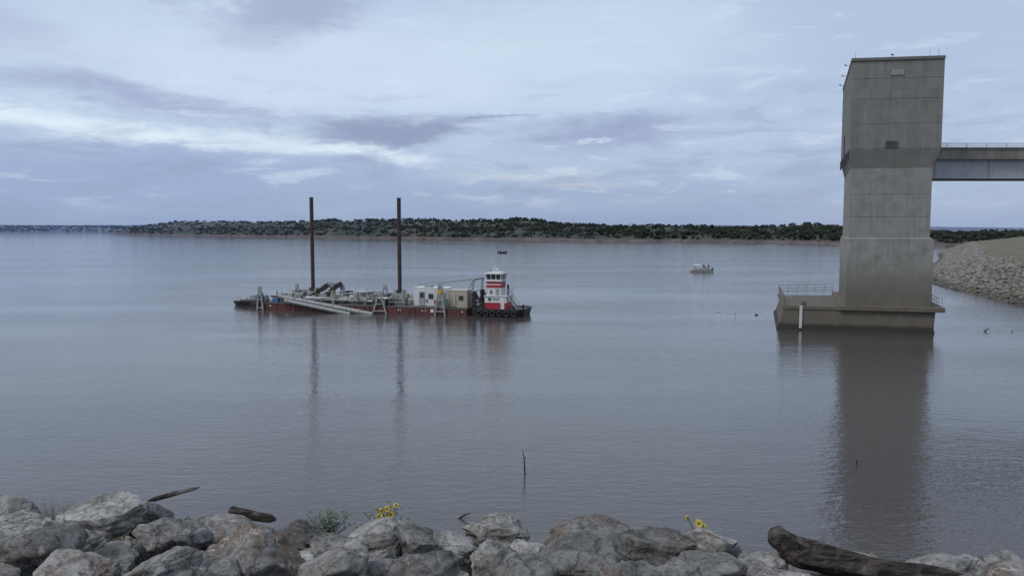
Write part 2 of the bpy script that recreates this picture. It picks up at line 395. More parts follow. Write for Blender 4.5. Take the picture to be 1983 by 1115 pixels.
bb.cyl((43.4, 90.1, 31.42), (43.4, 90.1, 31.7), .03, n=6); bb.cyl((43.55, 90.05, 31.72), (43.15, 89.95, 31.78), .05, .09, 8)
for f_, zt in ((.93, 30.9), (.6, 30.9), (.3, 30.8)):
    q_, d_, nn = onface(UP[3], UP[0], f_, zt, 0); bb.beam(q_, q_+nn*.7, .05); bb.cyl(q_+nn*.65, q_+nn*.65+Vector((0, 0, .2)), .08, .08, 8)
bb.obj('roof_fittings', [m_steel], T)
bb = B()
lo = [(31.9, 92.3), (48.3, 88.1), (56.4, 110.2), (38.0, 111.2)]; hi = [(32.45, 92.16), (48.4, 88.07), (56.4, 110.2), (37.6, 108.2)]
ft = [(31.75, 92.25), (48.35, 88.0), (56.6, 110.4), (37.8, 111.3)]
bb.prism(ft, ft, -3, .35)
bb.prism(lo, hi, .35, 2.45)
deck = [(32.3, 92.1), (49.0, 87.8), (57.0, 110.6), (37.4, 108.6)]
bb.prism(deck, deck, 2.45, 2.62)
slab = [(38.3, 90.25), (49.15, 87.4), (57.2, 110.8), (46.0, 111.0)]
bb.prism(slab, slab, 2.5, 3.03)
bb.beam((32.5, 92.2, 2.75), (38.2, 90.7, 2.75), .25, .28); bb.beam((32.5, 92.2, 2.75), (37.4, 108.4, 2.75), .25, .28)
bb.box(34.9, 35.4, 92.6, 93.2, 2.62, 3.4)
bb.obj('tower_pier', [m_con2], T, .04)
bb = B(); bb.rail([(38.1, 90.7, 2.88), (32.55, 92.2, 2.88), (37.45, 108.3, 2.88), (45.8, 110.2, 2.88)], 1.25, step=1.5, r=.028, bars=(1, .66, .33))
bb.rail([(48.75, 88.2, 3.03), (56.9, 110.2, 3.03)], 1.1, step=1.5, r=.03)
bb.rail([(48.3, 88.3, 3.03), (48.95, 87.8, 3.03)], 1.1, step=1.5, r=.03)
bb.obj('deck_railing', [m_steel], T)
bb = B(); dd = Vector((16.4, -4.2, 0)).normalized(); nn = Vector((dd.y, -dd.x, 0))
a0 = Vector((34.35, 91.67, .25))+nn*.16; a1 = Vector((a0.x, a0.y, 2.95))
for i in range(9):
    z0 = .25+i*.3; q_ = Vector((a0.x, a0.y, z0+.14)); bb.beam(q_-dd*.16, q_+dd*.16, .05, .28, 0)
    bb.beam(q_-dd*(.12 if i % 2 else -.02)+nn*.03, q_+dd*(.02 if i % 2 else .13)+nn*.03, .02, .04, 1)
bb.beam(a0-nn*.08, a1-nn*.08, .08, .12, 1)
bb.obj('staff_gauge', [m_wht, m_dark], T)

# ------------------------------------------------------------------ service bridge
m_gird = paint('girder_steel', (.36, .38, .40), .55, .05, .25)
T2 = empty('service_bridge')
bb = B()
bb.box(50.5, 150, 95.6, 101.4, 20.75, 21.2); bb.box(50.5, 150, 95.35, 95.7, 20.45, 21.85); bb.box(50.5, 150, 101.3, 101.65, 20.45, 21.85)
bb.box(50.45, 150, 95.2, 95.36, 21.7, 21.89)
bb.box(108, 111, 96.5, 100.5, -2, 18.1)
bb.obj('bridge_deck', [m_con2], T2)
bb = B()
for yb in (96.1, 100.6):
    bb.box(49.8, 150, yb, yb+.06, 18.25, 20.5); bb.box(49.8, 150, yb-.25, yb+.3, 18.13, 18.25); bb.box(49.8, 150, yb-.25, yb+.3, 20.4, 20.52)
    for k_ in range(15): bb.box(52+k_*6.6, 52.04+k_*6.6, yb-.10, yb+.2, 18.26, 20.39)
bb.box(49.9, 150, 95.84, 96.41, 18.0, 18.12, 1)
bb.obj('bridge_girders', [m_gird, m_dark], T2)
bb = B(); bb.rail([(50.6, 95.5, 21.88), (150, 95.5, 21.88)], .5, step=2.4, r=.045, bars=(1, .5)); bb.rail([(50.6, 101.5, 21.88), (150, 101.5, 21.88)], .5, step=2.4, r=.045, bars=(1, .5))
bb.obj('bridge_railing', [m_pale], T2)

# ------------------------------------------------------------------ dredge barge
m_red = paint('hull_red', (.11, .032, .030), .65, 0, .6, (.045, .03, .025))
m_blk = paint('black_steel', (.018, .018, .02), .55, 0, .3)
m_rust = paint('rusty_spud_steel', (.050, .032, .028), .7, .1, .5, (.09, .045, .035))
m_grey = paint('pipe_grey', (.28, .29, .29), .55, .1, .5)
m_beige = paint('container_beige', (.46, .42, .34), .6, 0, .3)
m_yel = paint('safety_yellow', (.55, .38, .04), .5, 0, .2)
m_blue = paint('blue_paint', (.05, .14, .35), .5, 0, .2)
m_deck = paint('deck_steel', (.10, .09, .085), .7, 0, .5)
m_tred = paint('tug_red', (.38, .028, .04), .45, 0, .15)
m_glass, n, b = newmat('cab_glass'); b.inputs['Base Color'].default_value = (.03, .05, .05, 1); b.inputs['Roughness'].default_value = .08
MATS = [m_red, m_blk, m_rust, m_grey, m_beige, m_yel, m_blue, m_deck, m_wht, m_tred, m_glass, m_gal]
RED, BLK, RUST, GREY, BEI, YEL, BLU, DECK, WHT, TRED, GLS, GAL = range(12)
D_ = empty('dredge_barge', (-39.2, 115.9, 0), (0, 0, R(-16.4)))
bb = B()
for (a, c_) in ((.9, 6.6), (6.7, 13.4), (13.5, 19.6), (19.7, 26.6), (26.7, 34.3)):
    bb.box(a, c_, .0, 9.8, -.8, .92, RED); bb.box(a-.02, c_+.02, -.04, 9.84, .92, 1.02, DECK)
    for k_ in range(4):
        xx = a+(c_-a)*(k_+.5)/4; bb.box(xx-.05, xx+.05, -.07, 0, -.2, .9, RED)
bb.box(-1.6, .9, 2, 8, -.5, .7, BLK)
for (xx, wd) in ((24.0, .22), (24.4, .1), (27.6, .25), (28.2, .12), (31, .25), (33.6, .2), (3.2, .25)):
    bb.box(xx, xx+wd, -.065, -.04, .45, .68, WHT)
bb.box(29.0, 29.5, -.08, -.045, .35, .8, WHT)
bb.obj('pontoon_hull', MATS, D_, .03)
bb = B()
for (sx, sy, top) in ((7.55, 5, 16.7), (22.05, 5, 16.45)):
    bb.cyl((sx, sy, -3), (sx, sy, top), .29, n=14, mat=RUST)
    for z_ in (3.0, 5.5, 8, 10.5, 13, 15.4): bb.cyl((sx, sy, z_), (sx, sy, z_+.09), .32, n=14, mat=RUST)
    bb.cyl((sx, sy, top), (sx, sy, top+.08), .33, n=14, mat=RUST)
    bb.box(sx-.7, sx+.7, 4.3, 4.62, 1, 2.5, GAL); bb.box(sx-.7, sx-.42, 4.62, 5.6, 1, 3.0, GAL); bb.box(sx+.42, sx+.7, 4.62, 5.6, 1, 3.0, GAL)
bb.obj('spuds', MATS, D_)
bb = B()
bb.cyl((5.6, -.55, 2.0), (20.6, -1.0, -.1), .33, n=14, mat=GREY); bb.cyl((6.6, -1.3, 1.55), (17.5, -1.9, -.05), .27, n=14, mat=GREY)
for k_ in range(7):
    t_ = k_/7; p0 = Vector((5.6, -.55, 2)).lerp(Vector((20.6, -1, -.1)), t_); bb.cyl(p0, p0+Vector((.12, -.003, -.017)), .43, n=14, mat=GAL)
bb.tube([(5.6, -.55, 2.0), (5.0, -.2, 2.2), (4.7, .6, 2.2), (4.8, 1.6, 1.9)], .33, 12, GREY)
for k_ in range(5):
    y_ = 1.6+k_*.75; bb.cyl((8+k_, y_, 1.7), (20+k_*.6, y_, 1.5), .16+.05*(k_ % 2), n=10, mat=(GREY, GAL)[k_ % 2])
for (ex, ey) in ((10.9, 5.2), (12.1, 6.0)):
    pts = [(ex+.9*math.cos(t_)-.9, ey, 2.75+.9*math.sin(t_)) for t_ in [math.pi*i/8 for i in range(9)]]
    bb.tube([(ex, ey, 1.0)]+pts, .36, 12, GREY); bb.cyl((ex, ey, 2.2), (ex, ey, 2.32), .5, n=12, mat=GAL)
bb.beam((7.6, 3.4, 1.4), (10.6, 4.2, 3.5), .7, .65, BLK); bb.beam((9.2, 4.8, 1.5), (12.2, 5.4, 3.8), .6, .55, BLK)
for k_ in range(6):
    a = Vector((7.6, 3.05, 1.75)).lerp(Vector((10.6, 3.85, 3.85)), k_/5); bb.cyl(a, a+Vector((0, .7, 0)), .05, n=5, mat=GAL)
bb.obj('dredge_pipework', MATS, D_)
bb = B()
def aframe(s_, t_, z0, z1, wd, mat=GAL, winch=True):
    top = Vector((s_, t_, z1))
    bb.beam((s_-wd, t_, z0), top+Vector((-.12, 0, 0)), .2, .2, mat); bb.beam((s_+wd, t_, z0), top+Vector((.12, 0, 0)), .2, .2, mat)
    bb.beam((s_, t_+1.6, 1.0), top, .16, .16, mat); zm = (z0+z1)/2
    bb.beam((s_-wd*.55, t_, zm), (s_+wd*.55, t_, zm), .14, .14, mat)
    bb.beam((s_-wd*.8, t_, z0+.55), (s_+wd*.8, t_, z0+.55), .14, .14, mat)
    bb.cyl((s_, t_-.12, z1), (s_, t_+.12, z1), .3, n=14, mat=mat)
    if winch: bb.cyl((s_-.5, t_+.9, 1.5), (s_+.5, t_+.9, 1.5), .42, n=14, mat=BLK); bb.cyl((s_-.6, t_+.9, 1.5), (s_-.5, t_+.9, 1.5), .6, n=14, mat=mat); bb.cyl((s_+.5, t_+.9, 1.5), (s_+.6, t_+.9, 1.5), .6, n=14, mat=mat)
aframe(1.7, -.25, -.3, 3.2, .55); aframe(21.3, -.25, -.2, 2.9, 1.1); aframe(30.5, -.25, .0, 4.2, .75); aframe(2.6, 8.5, .9, 3.0, .5); aframe(18, 8.5, .9, 3.2, .8)
bb.box(20.4, 22.4, .5, 1.6, 1.03, 2.0, BLK); bb.box(29.7, 31.2, .1, .9, 1.03, 2.2, GAL)
bb.cyl((30.5, -.5, 3.3), (30.5, -.36, 3.3), .33, n=14, mat=YEL)
bb.beam((34.2, 2.2, 1), (34.6, 2.2, 4.9), .26, .26, GAL); bb.beam((34.2, 6.2, 1), (34.6, 6.2, 4.9), .26, .26, GAL); bb.beam((34.6, 2.0, 4.9), (34.6, 6.4, 4.9), .26, .26, GAL)
bb.beam((32.4, 2.2, 1), (34.6, 2.2, 4.9), .14, .14, GAL); bb.beam((34.5, 2.2, 3.2), (34.5, 6.2, 3.2), .12, .12, GAL)
bb.cyl((30.5, -.25, 4.4), (34.6, 2.2, 4.95), .025, n=5, mat=BLK); bb.cyl((26, 3, 4.0), (34.6, 3.5, 4.95), .02, n=5, mat=BLK)
bb.obj('winch_frames', MATS, D_)
bb = B()
def container(x0, x1, y0, y1, z1, mat):
    bb.box(x0, x1, y0, y1, 1.05, z1, mat); bb.box(x0-.05, x1+.05, y0-.05, y1+.05, z1, z1+.09, WHT if mat == WHT else mat)
    k = int((x1-x0)/.28)
    for i in range(k): xx = x0+.12+i*.28; bb.box(xx, xx+.11, y0-.035, y0, 1.2, z1-.12, mat)
    k = int((y1-y0)/.28)
    for i in range(k): yy = y0+.12+i*.28; bb.box(x1, x1+.035, yy, yy+.11, 1.2, z1-.12, mat)
container(25.6, 29.2, 2, 4.5, 3.55, WHT); container(30.9, 34.0, 1.2, 3.9, 3.35, BEI); container(26, 29.6, 5.2, 7.6, 3.3, WHT)
bb.box(26.5, 27.3, 1.88, 1.96, 1.1, 3.1, GAL); bb.box(26.62, 27.18, 1.85, 1.9, 2.2, 2.9, GLS)
bb.box(27.9, 28.6, 1.88, 1.96, 2.1, 2.8, GLS); bb.box(27.6, 27.75, 1.9, 1.96, 1.5, 2.0, TRED)
bb.box(28.75, 29.05, 1.88, 1.95, 1.4, 1.9, TRED)
bb.box(31.6, 32.3, 1.08, 1.16, 1.15, 3.0, BEI); bb.box(32.8, 33.4, 1.08, 1.16, 2.1, 2.7, GLS); bb.box(27.0, 28.0, 2.6, 3.6, 3.64, 3.95, GAL)
bb.obj('control_cabins', MATS, D_)
bb = B(); rr = random.Random(5)
for i in range(150):
    s_ = rr.uniform(2, 25); t_ = rr.uniform(.8, 8.8); mt = rr.choice([GAL, GREY, BLK, DECK, WHT, GAL, BLK, GREY, DECK, BLK]); h = rr.uniform(.3, 1.45)
    if rr.random() < .4: bb.box(s_, s_+rr.uniform(.2, 1.1), t_, t_+rr.uniform(.3, .9), 1.03, 1.03+h, mt)
    elif rr.random() < .5: bb.cyl((s_, t_, 1.4+h*.4), (s_+rr.uniform(.5, 1.9), t_, 1.4+h*.3), rr.uniform(.12, .38), n=12, mat=mt)
    else: bb.cyl((s_, t_, 1.0), (s_, t_, 1.2+h), rr.uniform(.08, .25), n=10, mat=mt)
for i in range(46):
    s_ = rr.uniform(2, 25); t_ = rr.uniform(.6, 9); bb.cyl((s_, t_, 1), (s_+rr.uniform(-.3, .3), t_, rr.uniform(2.0, 3.2)), .045, n=5, mat=rr.choice([GAL, WHT, BLK, YEL, GAL]))
for i in range(14):
    s_ = rr.uniform(3, 20); t_ = rr.uniform(.5, 8); z_ = rr.uniform(1.6, 2.7); bb.beam((s_, t_, z_), (s_+rr.uniform(1.5, 4), t_+rr.uniform(-.5, .5), z_+rr.uniform(-.5, .5)), .1, .12, rr.choice([GAL, GREY, BLK]))
for i in range(12):
    s_ = rr.uniform(3, 22); t_ = rr.uniform(.5, 6); e_ = rr.uniform(2, 5); pts = [(s_+e_*j/6, t_+rr.uniform(-.2, .2), 1.15+.25*abs(math.sin(j*1.3+i))) for j in range(7)]; bb.tube(pts, .05, 6, BLK)
bb.box(3.3, 4.2, .5, 1.1, 1.03, 1.75, BLU); bb.box(2.5, 2.8, 5, 5.5, 1.03, 1.8, BLU)
bb.cyl((19.2, 3.8, 1.4), (21.2, 3.8, 1.4), .55, n=14, mat=WHT); bb.cyl((15.2, 2.6, 1.8), (16.6, 2.6, 1.8), .5, n=14, mat=GAL)
bb.obj('deck_machinery', MATS, D_, .03)
bb = B()
bb.rail([(5, 9.6, 1.02), (25, 9.6, 1.02)], 1.1, GAL, r=.03); bb.rail([(2.2, .2, 1.02), (4.4, .2, 1.02)], 1.1, GAL, r=.03); bb.rail([(8.5, .3, 1.02), (20, .3, 1.02)], 1.1, GAL, r=.03)
bb.rail([(22.6, .2, 1.02), (25.4, .2, 1.02), (25.4, 2, 1.02)], 1.1, GAL, r=.03); bb.rail([(4.2, 7, 1.9), (8.8, 7, 1.9)], 1.0, GAL, r=.03); bb.box(4, 9, 6.8, 8.2, 1.7, 1.85, DECK)
bb.rail([(10, 3, 1.5), (17, 3.6, 2.1)], 1.0, WHT, r=.03)
bb.obj('handrails', MATS, D_)
W = empty('workboat', (-43.4, 120.4, 0), (0, 0, R(-14)))
bb = B()
lo_ = [(-.2, .9), (.6, .3), (4.2, .2), (4.2, 1.9), (.6, 1.8)]; hi_ = [(-.9, 1.05), (.4, .05), (4.3, 0), (4.3, 2.1), (.4, 2.05)]
bb.prism(lo_, hi_, -.2, .75, BLK); bb.box(.8, 3.8, .3, 1.8, .75, .95, DECK); bb.box(2.4, 3.3, .6, 1.5, .95, 1.7, GAL); bb.box(1.1, 1.7, .5, .9, .95, 1.3, WHT)
bb.rail([(.5, .15, .8), (4.1, .1, .8)], .7, GAL); bb.box(4.2, 4.6, .8, 1.3, -.1, 1.15, BLK)
bb.obj('workboat_hull', MATS, W)

# ------------------------------------------------------------------ tugboat
G = empty('tugboat', (-39.2, 115.9, 0), (0, 0, R(-16.4)))
bb = B()
lo_ = [(35.4, .5), (41.2, .5), (41.9, 1.2), (41.9, 4.6), (41.2, 5.2), (35.4, 5.2)]; hi_ = [(35.1, .2), (41.6, .2), (42.3, 1.0), (42.3, 4.8), (41.6, 5.5), (35.1, 5.5)]
bb.prism(lo_, hi_, -.8, .85, BLK); bb.prism(hi_, hi_, .85, .93, DECK)
for i in range(len(hi_)):
    a = hi_[i]; c_ = hi_[(i+1) % len(hi_)]; bb.beam((*a, .98), (*c_, .98), .12, .22, BLK)
for i in range(6):
    s_ = 36.1+i*.98
    pts = [(s_+.33*math.cos(t_), .12, .45+.33*math.sin(t_)) for t_ in [2*math.pi*j/10 for j in range(11)]]; bb.tube(pts, .12, 6, BLK)
for t_ in (.9, 4.4):
    bb.beam((35.2, t_, -.2), (35.2, t_, 3.4), .4, .5, BLK); bb.beam((36.6, t_, .9), (35.3, t_, 3.2), .25, .3, BLK); bb.beam((35.3, t_, 1.9), (36.2, t_, 1.9), .2, .2, BLK)
    for k_ in range(4): bb.box(34.9, 35.1, t_-.25, t_+.25, .3+k_*.8, .8+k_*.8, BLK)
bb.beam((35.2, .9, 2.2), (35.2, 4.4, 2.2), .2, .2, BLK)
bb.box(40.6, 41.2, 1.2, 1.7, .93, 1.5, BLK); bb.cyl((41.6, 3, .9), (41.6, 3, 1.5), .15, n=8, mat=BLK)
bb.obj('tug_hull', MATS, G)
bb = B()
bb.box(36.6, 39.7, 1.2, 4.3, .94, 1.85, TRED); bb.box(36.58, 39.72, 1.18, 4.32, 1.85, 2.7, WHT); bb.box(36.5, 39.85, 1.05, 4.45, 2.7, 2.8, WHT)
bb.box(36.7, 38.75, 1.7, 3.9, 2.8, 3.85, WHT); bb.box(36.68, 38.77, 1.68, 3.92, 3.85, 4.75, TRED); bb.box(36.5, 38.95, 1.5, 4.1, 4.75, 4.86, WHT)
a = [(36.75, 1.75), (38.7, 1.75), (38.7, 3.85), (36.75, 3.85)]; c_ = [(36.6, 1.58), (38.85, 1.58), (38.85, 4.02), (36.6, 4.02)]
bb.prism(a, c_, 4.86, 5.75, GLS)
for i in range(4):
    for f_ in (0, .33, .66):
        A0 = Vector((*a[i], 4.86)).lerp(Vector((*a[(i+1) % 4], 4.86)), f_); A1 = Vector((*c_[i], 5.75)).lerp(Vector((*c_[(i+1) % 4], 5.75)), f_); bb.beam(A0, A1, .11, .11, WHT)
bb.prism([(q_[0]+(-.015 if q_[0] < 37.5 else .015), q_[1]+(-.015 if q_[1] < 2.5 else .015)) for q_ in a], [(q_[0]+(-.06 if q_[0] < 37.5 else .06), q_[1]+(-.06 if q_[1] < 2.5 else .06)) for q_ in a], 4.86, 5.0, WHT)
bb.box(36.35, 39.1, 1.35, 4.25, 5.75, 5.92, WHT); bb.box(36.7, 38.7, 1.8, 3.8, 5.92, 6.05, WHT)
bb.cyl((37.7, 2.8, 6.0), (37.7, 2.8, 7.1), .05, n=6, mat=WHT); bb.beam((37.2, 2.8, 6.6), (38.2, 2.8, 6.6), .07, .07, WHT); bb.cyl((37.1, 2.2, 6.05), (37.1, 2.2, 6.35), .15, n=10, mat=GAL)
bb.beam((37.3, 2.8, 6.35), (38.1, 2.8, 6.35), .2, .14, WHT)
bb.box(37.1, 37.5, 1.14, 1.18, 2.1, 2.5, GLS); bb.box(38.9, 39.4, 1.12, 1.18, .98, 2.55, WHT); bb.box(37.2, 37.5, 1.64, 1.7, 3.05, 3.5, GLS); bb.box(38.0, 38.5, 1.64, 1.7, 2.85, 3.75, GAL)
for k_ in range(5): bb.box(37.75+k_*.2, 37.87+k_*.2, 1.14, 1.175, 2.22, 2.40, BLK)
bb.box(36.68, 38.77, 1.655, 1.68, 4.25, 4.38, WHT)
bb.rail([(36.6, 1.15, 2.8), (39.8, 1.15, 2.8), (39.8, 4.3, 2.8)], .9, GAL, .9, .025)
bb.cyl((39.2, 3.7, 2.8), (39.2, 3.7, 4.2), .14, n=10, mat=BLK)
for t_ in (1.2, 1.95): bb.beam((39.9, t_, 2.8), (41.3, t_, .95), .07, .16, GAL); bb.beam((39.9, t_, 3.7), (41.3, t_, 1.85), .05, .05, GAL); bb.beam((39.9, t_, 2.8), (39.9, t_, 3.7), .05, .05, GAL); bb.beam((41.3, t_, .95), (41.3, t_, 1.85), .05, .05, GAL); bb.beam((40.6, t_, 1.87), (40.6, t_, 2.77), .05, .05, GAL)
for k_ in range(8): f_ = (k_+.5)/8; bb.box(39.9+1.4*f_-.12, 39.9+1.4*f_+.12, 1.2, 1.95, 2.8-1.85*f_-.02, 2.8-1.85*f_+.02, GAL)
bb.obj('tug_superstructure', MATS, G)

# ------------------------------------------------------------------ people (skinned figures)
def person(parent, loc, rotz, seated, shirt, name):
    if seated:
        P_ = [((0,0,.50),.15),((0,0,.72),.15),((0,0,.95),.17),((0,0,1.07),.07),((0,.02,1.17),.095),((0,.02,1.28),.10),((0,.02,1.36),.06)]
        L_ = [((.10,.08,.48),.09),((.12,.45,.50),.07),((.12,.50,.10),.05),((.12,.62,.04),.045)]
    else:
        P_ = [((0,0,.95),.14),((0,0,1.15),.14),((0,0,1.38),.17),((0,0,1.5),.065),((0,.02,1.6),.095),((0,.02,1.70),.10),((0,.02,1.78),.06)]
        L_ = [((.09,0,.85),.09),((.11,.02,.50),.065),((.12,0,.09),.045),((.12,.12,.04),.045)]
    zc = P_[2][0][2]
    A_ = [((.19,0,zc+.02),.06),((.25,.05,zc-.27),.045),((.20,.28,zc-.36),.033),((.19,.36,zc-.36),.04)]
    V_ = [p_ for p_ in P_]; E = [(i, i+1) for i in range(6)]
    for sgn in (1, -1):
        for ch, root in ((L_, 0), (A_, 2)):
            pr = root
            for (q_, r_) in ch: V_.append(((q_[0]*sgn, q_[1], q_[2]), r_)); E.append((pr, len(V_)-1)); pr = len(V_)-1
    me = bpy.data.meshes.new(name); me.from_pydata([q_ for q_, _ in V_], E, []); o = bpy.data.objects.new(name, me); C.objects.link(o)
    o.modifiers.new('s', 'SKIN')
    for sv, (_, r_) in zip(me.skin_vertices[0].data, V_): sv.radius = (r_, r_)
    me.skin_vertices[0].data[0].use_root = True
    o.modifiers.new('u', 'SUBSURF').levels = 2; o.modifiers['u'].render_levels = 2
    m_, n_, b_ = newmat(name+'_clothes'); zz_ = n_.sep(n_.coord('Object'))[2]; hz = P_[3][0][2]
    c_ = n_.mix(n_.m('GREATER_THAN', zz_, hz), shirt, (.42, .26, .19)); c_ = n_.mix(n_.m('GREATER_THAN', zz_, hz+.22), c_, (.03, .025, .02))
    c_ = n_.mix(n_.m('LESS_THAN', zz_, P_[0][0][2]), c_, (.05, .055, .07)); n_.put(b_.inputs['Base Color'], c_); b_.inputs['Roughness'].default_value = .9
    me.materials.append(m_); o.location = loc; o.rotation_euler = (0, 0, rotz); o.parent = parent
PB = empty('pontoon_boat', (49.8, 213.5, 0), (0, 0, R(4)))
bb = B()
for t_ in (.35, 2.05):
    bb.cyl((.4, t_, .12), (5.8, t_, .12), .30, n=12, mat=GAL); bb.cyl((-.25, t_, .25), (.4, t_, .12), .06, .30, 12, GAL)
bb.box(.1, 5.8, 0, 2.4, .44, .54, GAL)
for (x0, x1, y0, y1) in ((.4, 1.9, .02, .07), (2.9, 4.0, .02, .07), (.4, 5.6, 2.33, 2.38), (.4, .45, .1, 2.3), (5.6, 5.65, .1, 2.3)):
    bb.box(x0, x1, y0, y1, .60, .92, BEI)
bb.rail([(.4, .045, .54), (1.9, .045, .54)], .68, GAL, .8, .025, (1,)); bb.rail([(2.9, .045, .54), (5.6, .045, .54)], .68, GAL, .8, .025, (1, .5))
bb.box(4.0, 4.5, 1.2, 1.9, .54, 1.4, GAL); bb.box(.6, 1.1, .3, 2.1, .54, .94, BEI); bb.box(4.9, 5.4, .3, 2.1, .54, .94, BEI)
bb.box(5.8, 6.2, .95, 1.45, -.1, 1.2, BLK)
for (xx, yy) in ((.9, .15), (.9, 2.2), (2.5, .15), (2.5, 2.2)): bb.beam((xx, yy, .6), (1.5, yy, 2.0) if xx < 1 else (2.1, yy, 2.0), .04, .04, GAL)
bb.prism([(.9, .15), (2.7, .15), (2.7, 2.25), (.9, 2.25)], [(1.1, .4), (2.5, .4), (2.5, 2.0), (1.1, 2.0)], 2.0, 2.10, WHT)
bb.obj('pontoon_boat_hull', MATS, PB)
person(PB, (3.5, .9, .54), R(160), False, (.04, .05, .09), 'person'); person(PB, (4.8, .8, .54), R(200), False, (.05, .045, .04), 'person'); person(PB, (.95, 1.2, .54), R(-90), True, (.3, .3, .32), 'person')
FB = empty('fishing_boat', (-7.4, 384, 0), (0, 0, R(3)))
bb = B()
bb.prism([(.6, .7), (1.6, .3), (4.6, .25), (4.6, 1.65), (1.6, 1.6), (.6, 1.1)], [(-.2, .95), (1.2, .1), (4.7, .05), (4.7, 1.85), (1.2, 1.8), (-.2, 1.05)], -.1, .62, BLK)
bb.box(1.6, 2.0, .2, 1.7, .62, .8, GAL); bb.box(3.6, 4.0, .2, 1.7, .62, .8, GAL); bb.box(2.5, 3.0, .6, 1.2, .62, 1.15, WHT); bb.box(4.7, 5.0, .75, 1.2, -.1, 1.1, BLK)
bb.obj('fishing_boat_hull', MATS, FB)
person(FB, (3.8, .9, .36), R(90), True, (.10, .05, .05), 'person'); person(FB, (1.9, .9, .55), R(10), False, (.08, .08, .10), 'person')

# ------------------------------------------------------------------ posts, buoys, sticks in the water
m_wood, n, b = newmat('driftwood'); oc = n.coord('Object')
f = n.noise(n.v('MULTIPLY', oc, (2, 14, 14)), 1.6, 6, .7, .4); f2 = n.noise(oc, 5, 4)
c = n.mix(n.mapr(f, .42, .62), (.012, .010, .009), (.085, .07, .058)); c = n.mix(n.m('MULTIPLY', n.mapr(f2, .54, .7), .6), c, (.22, .20, .18))
n.put(b.inputs['Base Color'], c); b.inputs['Roughness'].default_value = .9; n.l.new(n.bump(f, 1., .05), b.inputs['Normal'])
m_bark, n, b = newmat('dark_stick'); n.put(b.inputs['Base Color'], n.mix(n.noise(n.pos(), 8, 4), (.02, .017, .015), (.07, .055, .045))); b.inputs['Roughness'].default_value = .9
bb = B(); bb.tube([(.66, 37.1, -.5), (.62, 37.15, .25), (.60, 37.2, .75), (.52, 37.2, 1.2)], [.045, .04, .03, .012], 7); bb.tube([(.60, 37.2, .7), (.68, 37.2, .92)], [.018, .008], 5)
bb.obj('stick', [m_bark])
bb = B(); bb.tube([(17.6, 38.8, -.3), (17.62, 38.8, .22)], [.05, .04], 7); bb.obj('stick', [m_bark])
bb = B(); bb.tube([(55.2, 90, -.1), (55.6, 90, .25), (55.9, 90, .5)], [.09, .06, .02], 6); bb.tube([(55.5, 90, .2), (55.1, 90, .3)], [.05, .02], 5); bb.obj('branch', [m_bark])
bb = B(); bb.tube([(58.4, 90, -.1), (58.6, 90, .2)], [.06, .03], 6); bb.obj('branch', [m_bark])
bb = B(); bb.tube([(-2.35, 31.4, -.1), (-2.05, 31.4, .1), (-1.7, 31.3, .28)], [.05, .05, .015], 6); bb.tube([(-2.1, 31.4, .05), (-1.95, 31.4, .22)], [.04, .01], 5); bb.obj('branch', [m_bark])
bb = B(); bb.cyl((30.7, 106, -.5), (30.7, 106, .85), .04, n=8, mat=0); bb.cyl((30.7, 106, .25), (30.7, 106, .45), .045, n=8, mat=1); bb.obj('marker_post', [m_wht, m_blk])
for (xx, yy, mt) in ((29.8, 111.5, m_wht), (34.1, 107.5, m_rust)):
    bb = B(); bb.cyl((xx-.12, yy, .05), (xx+.15, yy, .06), .10, .10, 10); bb.cyl((xx+.15, yy, .06), (xx+.25, yy, .06), .10, .03, 10); bb.cyl((xx-.22, yy, .05), (xx-.12, yy, .05), .03, .10, 10); bb.obj('buoy', [mt])

# ------------------------------------------------------------------ foreground bank
def ground(x_, y_):
    y_ = np.asarray(y_, float); x_ = np.asarray(x_, float)
    z_ = np.interp(y_, [-60, 0, 3, 5.5, 7.5, 9, 28.6, 34], [11, 10.2, 9.75, 9.12, 8.50, 7.83, -1.5, -2.5])
    tilt = np.where(x_ < 0, -.058*np.maximum(x_, -7), -.035*np.minimum(x_, 7))
    return z_+tilt*np.interp(y_, [0, 4, 12, 28], [.3, 1, 1, .2])
m_soil, n, b = newmat('soil'); p = n.pos(); f = n.noise(p, 6, 7, .7)
n.put(b.inputs['Base Color'], n.mix(f, (.03, .026, .022), (.12, .10, .08))); b.inputs['Roughness'].default_value = 1; n.l.new(n.bump(f, 1, .08), b.inputs['Normal'])
xs = np.linspace(-120, 75, 391); ys = np.r_[np.linspace(-60, 0, 13), np.linspace(.4, 34, 85)]
X, Y = np.meshgrid(xs, ys, indexing='ij')
npmesh('ground', np.stack([X, Y, ground(X, Y)-.06], -1).reshape(-1, 3), grid(len(xs), len(ys)), m_soil, True)

m_rock, n, b = newmat('limestone_rock')
oi = n.n.new('ShaderNodeObjectInfo'); rnd = oi.outputs['Random']
vec = n.scale(n.pos(), 3.0)      # texture grain is constant in metres, whatever the size of the stone
a = n.noise(vec, .9, 5, .62, .3); f = n.noise(vec, 4.5, 6, .74); pit = n.noise(vec, 15, 3, .7)
crk = n.vor(n.v('ADD', vec, n.scale(n.noise(vec, 2.2, 4, .65, out=1), .9)), .85, 'DISTANCE_TO_EDGE')
c = n.mix(n.mapr(a, .36, .62), (.19, .185, .175), (.42, .41, .39))
tanf = n.m('MULTIPLY', n.mapr(n.noise(vec, .8, 4, .6), .48, .60), n.mapr(rnd, .45, .85, .10, .85))
c = n.mix(tanf, c, (.25, .165, .11))
c = n.mix(n.mapr(f, .54, .38, 0, .55), c, (.085, .08, .075))
lich = n.m('MULTIPLY', n.mapr(n.noise(vec, 3.2, 6, .78, .6), .55, .62), n.mapr(n.noise(vec, .8, 2), .42, .58, .1, 1))
